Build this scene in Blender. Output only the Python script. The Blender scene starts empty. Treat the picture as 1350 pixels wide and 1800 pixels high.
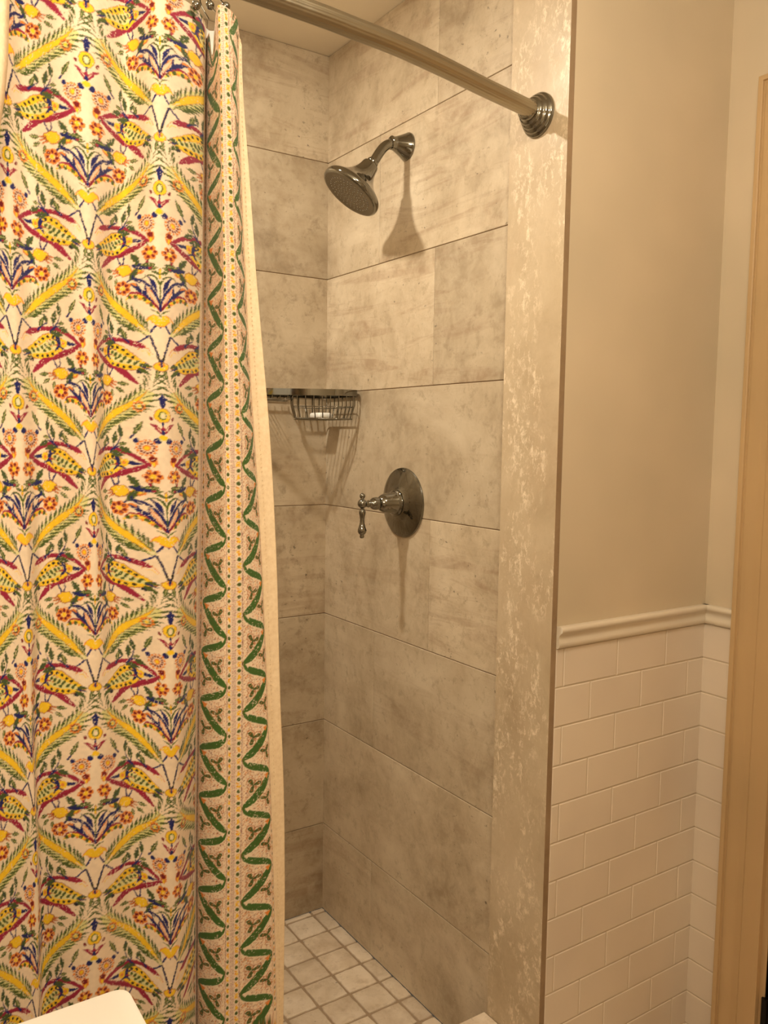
import bpy, bmesh, math, random
import numpy as np
from mathutils import Vector, Matrix
random.seed(7); rng = np.random.default_rng(11)
SC = bpy.context.scene
COL = SC.collection
R = math.radians

# ---------------------------------------------------------------- camera
cam = bpy.data.objects.new('camera', bpy.data.cameras.new('camera')); COL.objects.link(cam)
yaw, pit, rol, F = .5854, -.0875, .0141, 1466.17
fw = Vector((math.sin(yaw)*math.cos(pit), math.cos(yaw)*math.cos(pit), math.sin(pit)))
rt = Vector((math.cos(yaw), -math.sin(yaw), 0)); up = rt.cross(fw)
r2 = rt*math.cos(rol)+up*math.sin(rol); u2 = -rt*math.sin(rol)+up*math.cos(rol)
M = Matrix((r2, u2, -fw)).transposed().to_4x4(); M.translation = Vector((-1.1429, -2.019, 1.3604))
cam.matrix_world = M
cam.data.sensor_fit = 'HORIZONTAL'; cam.data.sensor_width = 36; cam.data.lens = 36*F/1350
cam.data.clip_start = .02
SC.camera = cam

# ---------------------------------------------------------------- world, exposure, lights
SC.view_settings.view_transform = 'Standard'
try: SC.view_settings.look = 'None'
except Exception: pass
SC.view_settings.gamma = 1; SC.view_settings.use_curve_mapping = False
SC.view_settings.exposure = 0.58
w = bpy.data.worlds.new('world'); SC.world = w; w.use_nodes = True
w.node_tree.nodes['Background'].inputs[0].default_value = (1, .8, .55, 1)
w.node_tree.nodes['Background'].inputs[1].default_value = .05

WARM = (1.0, .905, .745)
def area(name, loc, rot, sx, sy, power, color=WARM, shape='RECTANGLE', spread=180):
    l = bpy.data.lights.new(name, 'AREA'); l.shape = shape; l.size = sx; l.size_y = sy
    l.energy = power; l.color = color; l.spread = R(spread)
    o = bpy.data.objects.new(name, l); COL.objects.link(o); o.location = loc; o.rotation_euler = rot
    return o
def ball(name, loc, r, power, color=WARM):
    l = bpy.data.lights.new(name, 'POINT'); l.shadow_soft_size = r; l.energy = power; l.color = color
    o = bpy.data.objects.new(name, l); COL.objects.link(o); o.location = loc
    return o
SHOWER_LAMP = (-.74, -.37, 2.366)          # recessed can in the shower ceiling
VANITY_LAMPS = [(-1.31, y, 1.86) for y in (-2.05, -1.85, -1.65)]   # globes over the vanity
ROOM_LAMP = (-.60, -1.68, 2.20)
area('shower_can_light', SHOWER_LAMP, (0, 0, 0), .07, .07, 10.5, shape='DISK')
for p in VANITY_LAMPS: ball('vanity_bulb_light', p, .05, 4.0)
ball('room_ceiling_light', ROOM_LAMP, .08, 12.0)

# ---------------------------------------------------------------- helpers
def srgb(r, g, b):
    f = lambda c: (c/255/12.92) if c/255 <= .04045 else ((c/255+.055)/1.055)**2.4
    return (f(r), f(g), f(b), 1)
def mat(name, col=(200, 200, 200), rough=.5, metal=0.0, spec=.5):
    m = bpy.data.materials.new(name); m.use_nodes = True
    b = m.node_tree.nodes['Principled BSDF']
    b.inputs['Base Color'].default_value = srgb(*col); b.inputs['Roughness'].default_value = rough
    b.inputs['Metallic'].default_value = metal; b.inputs['Specular IOR Level'].default_value = spec
    return m
class NT:
    def __init__(s, m): s.m = m; s.t = m.node_tree; s.b = s.t.nodes['Principled BSDF']
    def n(s, ty, **kw):
        nd = s.t.nodes.new(ty)
        for k, v in kw.items():
            if k.startswith('i_'): nd.inputs[k[2:].replace('_', ' ')].default_value = v
            else: setattr(nd, k, v)
        return nd
    def l(s, a, b): s.t.links.new(a, b)
    def noise(s, vec, scale, detail=4, rough=.55, dist=0.0):
        nd = s.n('ShaderNodeTexNoise'); nd.inputs['Scale'].default_value = scale
        nd.inputs['Detail'].default_value = detail; nd.inputs['Roughness'].default_value = rough
        nd.inputs['Distortion'].default_value = dist
        s.l(vec, nd.inputs['Vector']); return nd.outputs['Fac']
    def ramp(s, fac, stops):
        nd = s.n('ShaderNodeValToRGB'); e = nd.color_ramp.elements
        while len(e) < len(stops): e.new(.5)
        for el, (p, c) in zip(e, stops): el.position = p; el.color = c if len(c) == 4 else (*c, 1)
        s.l(fac, nd.inputs[0]); return nd.outputs[0]
    def mix(s, fac, a, b, mode='MIX'):
        nd = s.n('ShaderNodeMix', data_type='RGBA', blend_type=mode)
        for sock, v in ((nd.inputs[0], fac), (nd.inputs[6], a), (nd.inputs[7], b)):
            if hasattr(v, 'is_output') or isinstance(v, bpy.types.NodeSocket): s.l(v, sock)
            else: sock.default_value = v
        return nd.outputs[2]
    def math(s, op, a, b=0.0):
        nd = s.n('ShaderNodeMath', operation=op)
        for sock, v in ((nd.inputs[0], a), (nd.inputs[1], b)):
            if isinstance(v, bpy.types.NodeSocket): s.l(v, sock)
            else: sock.default_value = v
        return nd.outputs[0]
    def mapping(s, vec, scale=(1, 1, 1), loc=(0, 0, 0)):
        nd = s.n('ShaderNodeMapping'); nd.inputs['Scale'].default_value = scale; nd.inputs['Location'].default_value = loc
        s.l(vec, nd.inputs['Vector']); return nd.outputs[0]
    def bump(s, h, strength, dist=.002):
        nd = s.n('ShaderNodeBump'); nd.inputs['Strength'].default_value = strength; nd.inputs['Distance'].default_value = dist
        s.l(h, nd.inputs['Height']); s.l(nd.outputs[0], s.b.inputs['Normal'])
W4 = lambda v: (v, v, v, 1)

def tag(o, label=None, cat=None, group=None, kind=None):
    if label: o['label'] = label
    if cat: o['category'] = cat
    if group: o['group'] = group
    if kind: o['kind'] = kind
    return o
def empty(name, loc=(0, 0, 0)):
    o = bpy.data.objects.new(name, None); o.location = loc; o.empty_display_size = .05; COL.objects.link(o); return o
def obj(name, verts, faces, mats, parent=None, smooth=True, fmat=None):
    me = bpy.data.meshes.new(name); me.from_pydata([tuple(v) for v in verts], [], faces); me.update()
    for m in (mats if isinstance(mats, (list, tuple)) else [mats]): me.materials.append(m)
    if fmat: me.polygons.foreach_set('material_index', fmat)
    me.polygons.foreach_set('use_smooth', [smooth]*len(me.polygons))
    o = bpy.data.objects.new(name, me); COL.objects.link(o)
    if parent:
        o.parent = parent; o.matrix_parent_inverse = Matrix.Translation(-Vector(parent.location))
    return o
class MB:
    """collects shapes of ONE part"""
    def __init__(s): s.v = []; s.f = []; s.m = []
    def add(s, V, Fc, mi=0):
        k = len(s.v); s.v += [tuple(v) for v in V]; s.f += [tuple(i+k for i in f) for f in Fc]; s.m += [mi]*len(Fc); return s
    def box(s, a, b, mi=0, ch=0.0):
        x0, y0, z0 = a; x1, y1, z1 = b
        if ch <= 0:
            V = [(x, y, z) for x in (x0, x1) for y in (y0, y1) for z in (z0, z1)]
            return s.add(V, [(0, 1, 3, 2), (4, 6, 7, 5), (0, 4, 5, 1), (2, 3, 7, 6), (0, 2, 6, 4), (1, 5, 7, 3)], mi)
        bm = bmesh.new(); bmesh.ops.create_cube(bm, size=1)
        for v in bm.verts: v.co = ((x0+x1)/2+v.co.x*(x1-x0), (y0+y1)/2+v.co.y*(y1-y0), (z0+z1)/2+v.co.z*(z1-z0))
        bmesh.ops.bevel(bm, geom=bm.edges[:], offset=ch, segments=3, affect='EDGES', profile=.5)
        bm.verts.index_update()
        s.add([v.co for v in bm.verts], [tuple(v.index for v in f.verts) for f in bm.faces], mi); bm.free(); return s
    def tube(s, pts, rad, n=12, mi=0, cap=True, flute=0, fl=0.0):
        P = [Vector(p) for p in pts]; rr = rad if isinstance(rad, (list, tuple)) else [rad]*len(P)
        t0 = (P[1]-P[0]).normalized(); a = Vector((0, 0, 1)) if abs(t0.z) < .9 else Vector((1, 0, 0))
        nrm = t0.cross(a).normalized(); V = []; Fc = []
        for i, p in enumerate(P):
            t = (P[min(i+1, len(P)-1)]-P[max(i-1, 0)]).normalized()
            nrm = (nrm-t*nrm.dot(t)).normalized(); bn = t.cross(nrm)
            for k in range(n):
                an = 2*math.pi*k/n; r = rr[i]+(fl*math.cos(flute*an) if flute else 0)
                V.append(p+(nrm*math.cos(an)+bn*math.sin(an))*r)
        for i in range(len(P)-1):
            for k in range(n): Fc.append((i*n+k, i*n+(k+1) % n, (i+1)*n+(k+1) % n, (i+1)*n+k))
        if cap: Fc.append(tuple(range(n))[::-1]); Fc.append(tuple((len(P)-1)*n+k for k in range(n)))
        return s.add(V, Fc, mi)
    def lathe(s, prof, origin, axis, n=48, mi=0, cap=True):
        """prof: (distance along axis, radius)"""
        o = Vector(origin); ax = Vector(axis).normalized()
        a = Vector((0, 0, 1)) if abs(ax.z) < .9 else Vector((0, 1, 0))
        u = ax.cross(a).normalized(); v = ax.cross(u); V = []; Fc = []
        for h, r in prof:
            for k in range(n):
                an = 2*math.pi*k/n; V.append(o+ax*h+(u*math.cos(an)+v*math.sin(an))*max(r, 1e-5))
        for i in range(len(prof)-1):
            for k in range(n): Fc.append((i*n+k, (i+1)*n+k, (i+1)*n+(k+1) % n, i*n+(k+1) % n))
        if cap: Fc.append(tuple(range(n))); Fc.append(tuple((len(prof)-1)*n+k for k in range(n))[::-1])
        return s.add(V, Fc, mi)
    def sphere(s, c, r, mi=0, n=20):
        prof = [(-r*math.cos(math.pi*i/n), r*math.sin(math.pi*i/n)) for i in range(n+1)]
        return s.lathe(prof, c, (0, 0, 1), n=n*2, mi=mi, cap=False)
    def prism(s, prof, axis, a, b, mi=0):
        """closed 2-D profile swept along x or y or z from a to b"""
        n = len(prof); V = []
        for t in (a, b):
            for p, q in prof: V.append({'x': (t, p, q), 'y': (p, t, q), 'z': (p, q, t)}[axis])
        Fc = [(k, (k+1) % n, n+(k+1) % n, n+k) for k in range(n)]+[tuple(range(n))[::-1], tuple(range(n, 2*n))]
        return s.add(V, Fc, mi)
    def build(s, name, mats, parent=None, smooth=True, auto=None):
        o = obj(name, s.v, s.f, mats, parent, smooth, s.m)
        bm = bmesh.new(); bm.from_mesh(o.data); bmesh.ops.recalc_face_normals(bm, faces=bm.faces)
        if auto is not None:
            for e in bm.edges: e.smooth = not (len(e.link_faces) == 2 and e.calc_face_angle(0) > R(auto))
        bm.to_mesh(o.data); bm.free()
        return o
def spline(pts, k=8):
    P = [Vector(p) for p in pts]; P = [P[0]*2-P[1]]+P+[P[-1]*2-P[-2]]; out = []
    for i in range(1, len(P)-2):
        a, b, c, d = P[i-1:i+3]
        for j in range(k):
            t = j/k; out.append(.5*((2*b)+(c-a)*t+(2*a-5*b+4*c-d)*t*t+(3*b-a-3*c+d)*t**3))
    out.append(P[-2]); return out

# ---------------------------------------------------------------- materials
def stone_mat(name, lo, mid, hi, vein, along=(1, 9, 1), rough=.42, flake=None, pits=True, seed=0.0, grain=1.0):
    m = mat(name, mid, rough); n = NT(m)
    tc = n.n('ShaderNodeTexCoord').outputs['Object']; geo = n.n('ShaderNodeNewGeometry')
    rnd = geo.outputs['Random Per Island']
    off = n.n('ShaderNodeCombineXYZ')
    for i, k in enumerate((17.3, 11.9, 23.7)): n.l(n.math('MULTIPLY', rnd, k), off.inputs[i])
    add = n.n('ShaderNodeVectorMath', operation='ADD'); n.l(tc, add.inputs[0]); n.l(off.outputs[0], add.inputs[1])
    v = n.mapping(add.outputs[0], loc=(seed, seed*.7, seed*1.3))
    big = n.noise(v, 4.2, 6, .62, .6)
    c = n.ramp(big, [(.32, srgb(*lo)), (.5, srgb(*mid)), (.68, srgb(*hi))])
    st = n.noise(n.mapping(v, scale=along), 2.6, 8, .66, 1.1)
    stf = n.ramp(st, [(.40, W4(1)), (.50, W4(0))])
    gate = n.ramp(rnd, [(.35, W4(.25)), (.8, W4(.85))])
    c = n.mix(n.math('MULTIPLY', n.math('MULTIPLY', stf, gate), .50), c, srgb(*vein))
    cl = n.noise(v, 21, 7, .7, .4)
    c = n.mix(n.ramp(cl, [(.40, W4(0)), (.66, W4(.55*grain))]), c, srgb(*hi))
    cl2 = n.noise(n.mapping(v, loc=(5, 3, 1)), 32, 8, .75, .2)
    c = n.mix(n.ramp(cl2, [(.34, W4(.6*grain)), (.47, W4(0))]), c, srgb(*lo))
    if pits:
        pt = n.noise(n.mapping(v, scale=(1, 1, 1.5), loc=(2, 8, 4)), 75, 4, .6)
        zone = n.ramp(n.noise(n.mapping(v, loc=(9, 1, 2)), 7, 4), [(.45, W4(0)), (.62, W4(1))])
        pf = n.math('MULTIPLY', n.ramp(pt, [(.28, W4(1)), (.36, W4(0))]), zone)
        c = n.mix(n.math('MULTIPLY', pf, .75), c, srgb(*[int(x*.48) for x in lo]))
    if flake:
        fz = n.noise(n.mapping(v, scale=(1, 1.4, .9)), 55, 9, .75, .35)
        zone = n.noise(n.mapping(v, scale=(1, 1, .5), loc=(3, 3, 3)), 13, 4)
        ff = n.math('MULTIPLY', n.ramp(fz, [(.50, W4(0)), (.62, W4(1))]), n.ramp(zone, [(.42, W4(0)), (.58, W4(1))]))
        c = n.mix(n.math('MULTIPLY', ff, .75), c, srgb(*flake))
    tone = n.ramp(n.math('FRACT', n.math('MULTIPLY', rnd, 7.31)), [(0, W4(.90)), (1, W4(1.06))])
    c = n.mix(1.0, c, tone, 'MULTIPLY')
    n.l(c, n.b.inputs['Base Color'])
    n.bump(n.math('ADD', n.noise(v, 60, 5, .6), n.noise(v, 14, 3)), .10, .002)
    n.l(n.ramp(n.noise(v, 9, 4), [(.3, W4(rough-.08)), (.7, W4(rough+.12))]), n.b.inputs['Roughness'])
    return m
MT = {}
MT['wall_tile'] = stone_mat('travertine_tile', (154, 136, 110), (183, 165, 138), (204, 188, 162), (142, 114, 88))
MT['tile_x'] = stone_mat('travertine_tile_back', (138, 120, 96), (172, 154, 127), (196, 180, 154), (140, 112, 86), along=(1, 1, 9), seed=3.1)
MT['wall_tile2'] = stone_mat('travertine_tile_side', (154, 136, 110), (183, 165, 138), (204, 188, 162), (142, 112, 86), along=(1, 1, 9), seed=1.4)
MT['floor_tile'] = stone_mat('tumbled_floor_tile', (176, 154, 128), (205, 186, 160), (222, 206, 184), (160, 132, 104), along=(3, 1, 1), rough=.5, pits=True, seed=6)
MT['slab'] = stone_mat('jamb_stone', (174, 154, 124), (192, 172, 142), (205, 186, 157), (182, 156, 126), along=(1, 3, 1), flake=(242, 224, 196), pits=False, rough=.38, seed=8, grain=.6)
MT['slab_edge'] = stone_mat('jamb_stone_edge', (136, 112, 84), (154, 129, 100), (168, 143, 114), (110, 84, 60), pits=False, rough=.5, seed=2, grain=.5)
MT['grout'] = mat('grout', (142, 118, 92), .9)
MT['floor_grout'] = mat('floor_grout', (150, 128, 102), .9)
def paint(name, col, rough=.6, bs=.05, sc=220):
    m = mat(name, col, rough); n = NT(m); tc = n.n('ShaderNodeTexCoord').outputs['Object']
    c2 = srgb(*[min(255, int(x*1.03)) for x in col]); c1 = srgb(*[int(x*.975) for x in col])
    n.l(n.ramp(n.noise(tc, 2.2, 3), [(.35, c1), (.65, c2)]), n.b.inputs['Base Color'])
    n.bump(n.noise(tc, sc, 3), bs, .001); return m
MT['paint'] = paint('beige_wall_paint', (206, 190, 164), .55)
MT['ceil'] = paint('ceiling_paint', (226, 214, 192), .8)
MT['trim'] = paint('door_trim_paint', (190, 160, 118), .38, .03, 90)
MT['rail'] = paint('ceramic_rail', (222, 210, 190), .22, .02, 60)
MT['subway'] = paint('white_subway_tile', (224, 210, 192), .20, .05, 9)
MT['subway_grout'] = mat('subway_grout', (206, 190, 166), .85)
MT['counter'] = paint('white_countertop', (250, 248, 240), .25, .0)
MT['white'] = mat('white_plastic', (240, 238, 230), .4)
MT['black'] = mat('black_hinge_metal', (24, 20, 18), .45, .6)
MT['cab'] = paint('white_cabinet_paint', (236, 230, 218), .4)
def metal(name, col, rough, var=.05):
    m = mat(name, col, rough, 1.0); n = NT(m); tc = n.n('ShaderNodeTexCoord').outputs['Object']
    n.l(n.ramp(n.noise(tc, 30, 3), [(.3, W4(max(.02, rough-var))), (.7, W4(rough+var))]), n.b.inputs['Roughness']); return m
MT['chrome'] = metal('polished_chrome', (134, 132, 124), .06, .03)
MT['nickel'] = metal('brushed_nickel', (164, 156, 138), .34, .05)
MT['face'] = mat('spray_face_plastic', (120, 114, 102), .25, .8)
MT['nozzle'] = mat('nozzle_rubber', (190, 186, 176), .4)
# ================================================================ THE SETTING
Z = [2.371, 2.0955, 1.789, 1.4825, 1.176, .8695, .563, .2565, 0.0]
CEIL = 2.371
def tiles(mb, plane, pos, u0, u1, rows, joints, gh=.0018, gv=.0010, depth=.008, ch=.0009, sign=-1):
    """tile boxes on a wall; plane 'x' (u = y) or 'y' (u = x); face towards sign"""
    for r in range(len(rows)-1):
        zt, zb = rows[r]-gh/2, rows[r+1]+gh/2
        js = [u0]+sorted(j for j in joints(r) if u0+.004 < j < u1-.004)+[u1]
        for a, b in zip(js[:-1], js[1:]):
            a += gv/2; b -= gv/2
            f = pos; e = pos-sign*ch; k = pos-sign*depth
            V = []
            for d, i in ((f, ch), (e, 0), (k, 0)):
                for uu, zz in ((a+i, zb+i), (b-i, zb+i), (b-i, zt-i), (a+i, zt-i)):
                    V.append((d, uu, zz) if plane == 'x' else (uu, d, zz))
            Fc = [(0, 1, 2, 3)]+[(l*4+q, l*4+(q+1) % 4, l*4+4+(q+1) % 4, l*4+4+q) for l in (0, 1) for q in range(4)]
            mb.add(V, Fc, 0)
def struct(mb, name, mats, smooth=False, parent=None, auto=None):
    o = mb.build(name, mats, parent, smooth, auto)
    if parent is None: o['kind'] = 'structure'
    return o
JW = {0: [-.4865], 1: [-.2565], 2: [-.4865], 3: [], 4: [-.4865], 5: [-.2565], 6: [], 7: [-.2565]}
mb = MB(); tiles(mb, 'x', 0.0, -.7415, 0.003, Z, lambda r: JW[r])
mb.box((.0022, -.7415, 0), (.06, 0.06, CEIL), 1)
struct(mb, 'wall_shower_right', [MT['wall_tile2'], MT['grout']])
mb = MB(); tiles(mb, 'y', 0.0, -1.448, 0.003, Z, lambda r: [-.34-(r % 3)*.2, -.95-(r % 3)*.2, -1.56+.2*(r % 3)])
mb.box((-1.5, .0022, 0), (-.0001, .06, CEIL), 1)
struct(mb, 'wall_shower_back', [MT['tile_x'], MT['grout']])
mb = MB(); tiles(mb, 'x', -1.45, -.90, -.001, Z, lambda r: [-.3-(r % 3)*.2], sign=1)
mb.box((-1.51, -.90, 0), (-1.4522, 0.0, CEIL), 1)
struct(mb, 'wall_shower_left', [MT['wall_tile'], MT['grout']])
# stone jamb facing the end of the tiled wall, its dull edge towards the room
mb = MB()
for a, b in ((0.0, CEIL),):
    mb.box((-.0132, -.897, a), (.0, -.7425, b), 0)
o = struct(mb, 'trim_shower_jamb', [MT['slab'], MT['slab_edge']])
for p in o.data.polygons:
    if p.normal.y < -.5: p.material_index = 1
# painted wall between shower and door corner, tiled wainscot below the rail
RB, RT = .9650, 1.0080
XR = .4556
mb = MB(); mb.box((.0005, -.897, RB), (XR+.1, -.745, CEIL), 0)
mb.box((.0005, -.8955, -.02), (XR+.1, -.745, RB), 2)
rows = [RB-k*.0782 for k in range(13)]+[-.02]
tiles(mb, 'y', -.897, .0008, XR+.003, rows, lambda r: [.0226+i*.1523+(r % 2)*.0762 - (.1523 if r % 2 else 0) for i in range(5)], gh=.0026, gv=.0026, ch=.0014, depth=.0015)
k = sum(1 for m_ in mb.m if m_ != 0)
for i in range(12, len(mb.m)):
    mb.m[i] = 1
struct(mb, 'wall_facing', [MT['paint'], MT['subway'], MT['subway_grout']])
DY0, DY1, DZ = -1.085, -1.86, 1.985
mb = MB(); mb.box((XR, DY0, RB), (XR+.1, -.897, CEIL), 0)
mb.box((XR, -3.2, -.02), (XR+.1, DY1, CEIL), 0); mb.box((XR, DY1, DZ), (XR+.1, DY0, CEIL), 0)
mb.box((XR+.0015, DY0, -.02), (XR+.1, -.897, RB), 2)
n0 = len(mb.m); tiles(mb, 'x', XR, DY0, -.894, rows, lambda r: [], gh=.0026, ch=.0014, depth=.0015)
for i in range(n0, len(mb.m)): mb.m[i] = 1
struct(mb, 'wall_right', [MT['paint'], MT['subway'], MT['subway_grout']])
mb = MB(); mb.box((-1.51, -3.2, -.02), (-1.45, -.905, CEIL), 0); struct(mb, 'wall_left', [MT['paint']])
mb = MB(); mb.box((-1.51, -3.26, -.02), (XR+.1, -3.2, CEIL), 0); struct(mb, 'wall_rear', [MT['paint']])
mb = MB(); mb.box((-1.51, -3.26, CEIL), (XR+.1, .06, CEIL+.06), 0); struct(mb, 'ceiling', [MT['ceil']])
mb = MB(); mb.box((-1.51, -3.26, -.08), (XR+.1, -.90, -.022), 1)
for i in range(6):
    for j in range(7):
        x = -1.45+i*.32; y = -3.2+j*.33
        mb.box((x+.002, y+.002, -.03), (min(x+.318, XR), min(y+.328, -.90), -.02), 0)
struct(mb, 'floor', [MT['floor_tile'], MT['floor_grout']])
# shower floor of small tumbled tiles
mb = MB(); mb.box((-1.45, -.735, -.05), (0, 0, -.0035), 1)
xs = [0, -.0405]+[-.0405-.0865*k for k in range(1, 17)]; ys = [0, -.0185]+[-.0185-.0865*k for k in range(1, 9)]
for i in range(len(xs)-1):
    for j in range(len(ys)-1):
        g = .0026
        x1, x0 = xs[i]-g*(i > 0), max(xs[i+1]+g, -1.448); y1, y0 = ys[j]-g*(j > 0), max(ys[j+1]+g, -.733)
        if x1-x0 < .006 or y1-y0 < .006: continue
        # irregular worn outline
        nx = ny = 7; V = []; Fc = []
        cx, cy = (x0+x1)/2, (y0+y1)/2
        ring = []
        for q in range(28):
            t = q/28*4; sd = int(t); f = t-sd
            p = [(x0+(x1-x0)*f, y0), (x1, y0+(y1-y0)*f), (x1-(x1-x0)*f, y1), (x0, y1-(y1-y0)*f)][sd]
            jx, jy = random.uniform(-.0007, .0007), random.uniform(-.0007, .0007)
            cr = min(1, 4*min(f, 1-f)); s_ = 1-.03*(1-cr)
            ring.append((cx+(p[0]+jx-cx)*s_, cy+(p[1]+jy-cy)*s_))
        for sc, z in ((1, -.0045), (1, -.0018), (.965, -.0002), (.90, .0004)):
            for p in ring: V.append((cx+(p[0]-cx)*sc, cy+(p[1]-cy)*sc, z))
        for l in range(3):
            for q in range(28): Fc.append((l*28+q, l*28+(q+1) % 28, (l+1)*28+(q+1) % 28, (l+1)*28+q))
        Fc.append(tuple(3*28+q for q in range(28)))
        mb.add(V, Fc, 0)
struct(mb, 'floor_shower', [MT['floor_tile'], MT['floor_grout']], smooth=True, auto=60)
# curb
mb = MB(); mb.box((-1.45, -.893, -.03), (-.0135, -.7375, .1275), 0, .003)
for k in range(9): mb.box((-.0145-.16*(k+1)+.003, -.897, .1275), (-.0145-.16*k, -.7345, .136), 1, .0015)
struct(mb, 'trim_shower_curb', [MT['wall_tile2'], MT['floor_tile']], auto=40)
# ceramic chair rail
prof = [(0, 0), (.004, .0), (.007, .003), (.0085, .008), (.0080, .012), (.0065, .016), (.006, .021), (.0075, .026), (.011, .030), (.0145, .033), (.0155, .037), (.0145, .041), (.011, .043), (0, .043)]
mb = MB(); mb.prism([(-.897-a, RB+b) for a, b in prof], 'x', .0008, XR-.001)
struct(mb, 'trim_1', [MT['rail']], smooth=True, auto=50)
mb = MB(); mb.prism([(XR-a, RB+b) for a, b in prof], 'y', -.978, -.8975)
struct(mb, 'trim_2', [MT['rail']], smooth=True, auto=50)
# door: casing, jamb, leaf, hinge
door = empty('door_1', (XR, -1.08, 0)); door['kind'] = 'structure'
cp = [(0, .024), (.0005, .0245), (.008, .0245), (.0095, .0235), (.0105, .0185), (.012, .0180), (.0135, .0195), (.018, .0205), (.028, .0185), (.036, .0145), (.044, .0155), (.052, .0165), (.0545, .0165), (.0555, .0145), (.057, .0145), (.058, .0160), (.094, .0150), (.0955, .0135), (.0955, .0)]
YO, ZO, YO2 = -.9775, 2.092, -1.965
mb = MB(); V = []; Fc = []
loop = [(YO, -.02, 0, 0), (YO, ZO, 1, 1), (YO2, ZO, -1, 1), (YO2, -.02, 0, 0)]
for i, (y, z, _, _) in enumerate(loop):
    for d, h in [(0, 0)]+cp:
        yy = y-d if i in (0, 1) else y+d; zz = z if i in (0, 3) else z-d
        V.append((XR-h, yy, zz))
n = len(cp)+1
for i in range(3):
    for q in range(n-1): Fc.append((i*n+q, i*n+q+1, (i+1)*n+q+1, (i+1)*n+q))
mb.add(V, Fc); mb.build('door_casing', MT['trim'], door, True, 35)
mb = MB()
mb.box((XR-.001, -1.085, -.02), (XR+.1, -1.071, 1.997), 0, .001); mb.box((XR-.001, -1.875, -.02), (XR+.1, -1.861, 1.997), 0, .001)
mb.box((XR-.001, -1.875, 1.985), (XR+.1, -1.071, 2.0), 0, .001)
mb.build('door_jamb', MT['trim'], door, True, 35)
mb = MB(); mb.box((XR+.006, -1.858, -.01), (XR+.044, -1.088, 1.982), 0, .002)
for z0, z1 in ((.22, .85), (1.0, 1.80)):
    for y0, y1 in ((-1.44, -1.18), (-1.77, -1.51)):
        mb.box((XR+.002, y0, z0), (XR+.012, y1, z1), 0, .004)
lf = mb.build('door_leaf', MT['trim'], door, True, 35)
for z in (.105, .95, 1.78):
    mb = MB(); mb.tube([(XR-.004, -1.0875, z), (XR-.004, -1.0875, z+.095)], .0065, 16); mb.box((XR-.0035, -1.105, z), (XR+.0075, -1.0865, z+.095), 0, .001)
    h = mb.build('hinge', MT['black'], door, True, 40); h['label'] = 'black door hinge'
mb = MB(); mb.lathe([(0, .03), (.006, .03), (.01, .012), (.035, .011), (.045, .026), (.06, .028), (.07, .018), (.073, .002)], (XR+.006, -1.80, .93), (-1, 0, 0), 32)
mb.build('door_knob', MT['black'], door, True, 40)

# ================================================================ LAMPS (out of the frame, they light the place)
def recessed(name, loc, r, label):
    t = empty(name, loc); tag(t, label, 'light')
    mb = MB(); mb.lathe([(0, r*1.35), (.004, r*1.33), (.006, r*1.05), (.002, r*1.02), (0, r*1.02)], (loc[0], loc[1], CEIL), (0, 0, -1), 40, cap=False)
    mb.build('trim_ring', MT['white'], t, True, 50)
    return t
recessed('recessed_light', (SHOWER_LAMP[0], SHOWER_LAMP[1], CEIL), .06, 'white ring of the recessed light in the shower ceiling')
t = recessed('ceiling_light', (ROOM_LAMP[0], ROOM_LAMP[1], CEIL), .07, 'pendant globe light hanging just below the bathroom ceiling')
mb = MB(); mb.lathe([(0, .055), (.006, .055), (.010, .012), (.035, .010), (.040, .022), (.045, .022)], (ROOM_LAMP[0], ROOM_LAMP[1], CEIL), (0, 0, -1), 32); mb.build('canopy', MT['nickel'], t, True, 40)
t = empty('vanity_light', (-1.45, -1.85, 1.86)); tag(t, 'three-lamp light bar on the left wall above the vanity', 'light')
mb = MB(); mb.box((-1.45, -2.13, 1.83), (-1.43, -1.57, 1.89), 0, .004); mb.build('backplate', MT['nickel'], t, True, 40)
for p in VANITY_LAMPS:
    mb = MB(); mb.tube([(-1.43, p[1], 1.86), (-1.38, p[1], 1.86)], .009, 14); mb.lathe([(0, .02), (.012, .022), (.02, .012)], (-1.395, p[1], 1.86), (1, 0, 0), 24)
    mb.build('arm', MT['nickel'], t, True, 40)

# ================================================================ CURTAIN ROD
RZ = 1.9680
rp = [(-.046, -.8335), (-.10, -.844), (-.18, -.859), (-.284, -.8805), (-.389, -.899), (-.473, -.9065), (-.519, -.9105), (-.56, -.9125), (-.607, -.9145), (-.70, -.917), (-.80, -.916), (-.95, -.908), (-1.10, -.893), (-1.25, -.868), (-1.42, -.825)]
t = empty('curtain_rod', (-.0132, -.82, RZ)); tag(t, 'long bowed brushed nickel shower curtain rod across the shower opening', 'curtain rod')
mb = MB(); mb.tube(spline([(x, y, RZ) for x, y in rp], 6), .0148, 72, flute=18, fl=.00035); mb.build('pole', MT['nickel'], t, True, 50)
fp = [(0, .0395), (.004, .0400), (.007, .0385), (.0085, .0360), (.0095, .0350), (.013, .0345), (.0155, .0325), (.0165, .0300), (.0175, .0292), (.021, .0285), (.0235, .0265), (.0245, .0240), (.0255, .0232), (.029, .0225), (.032, .0200), (.034, .0150)]
for o_, ax in (((-.0132, -.8215, RZ), (-1, 0, 0)), ((-1.45, -.820, RZ), (1, 0, 0))):
    mb = MB(); mb.lathe(fp, o_, ax, 64); f_ = mb.build('flange', MT['chrome'], t, True, 60); f_['label'] = 'stepped chrome wall flange'
    mb = MB(); d = Vector((ax[0], -.30, 0)); mb.lathe([(.018, .0150), (.030, .0165), (.034, .0185), (.042, .0190), (.044, .0170), (.045, .0150)], Vector(o_)+Vector((0, .003, 0)), d, 48); mb.build('collar', MT['chrome'], f_, True, 50)

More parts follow.
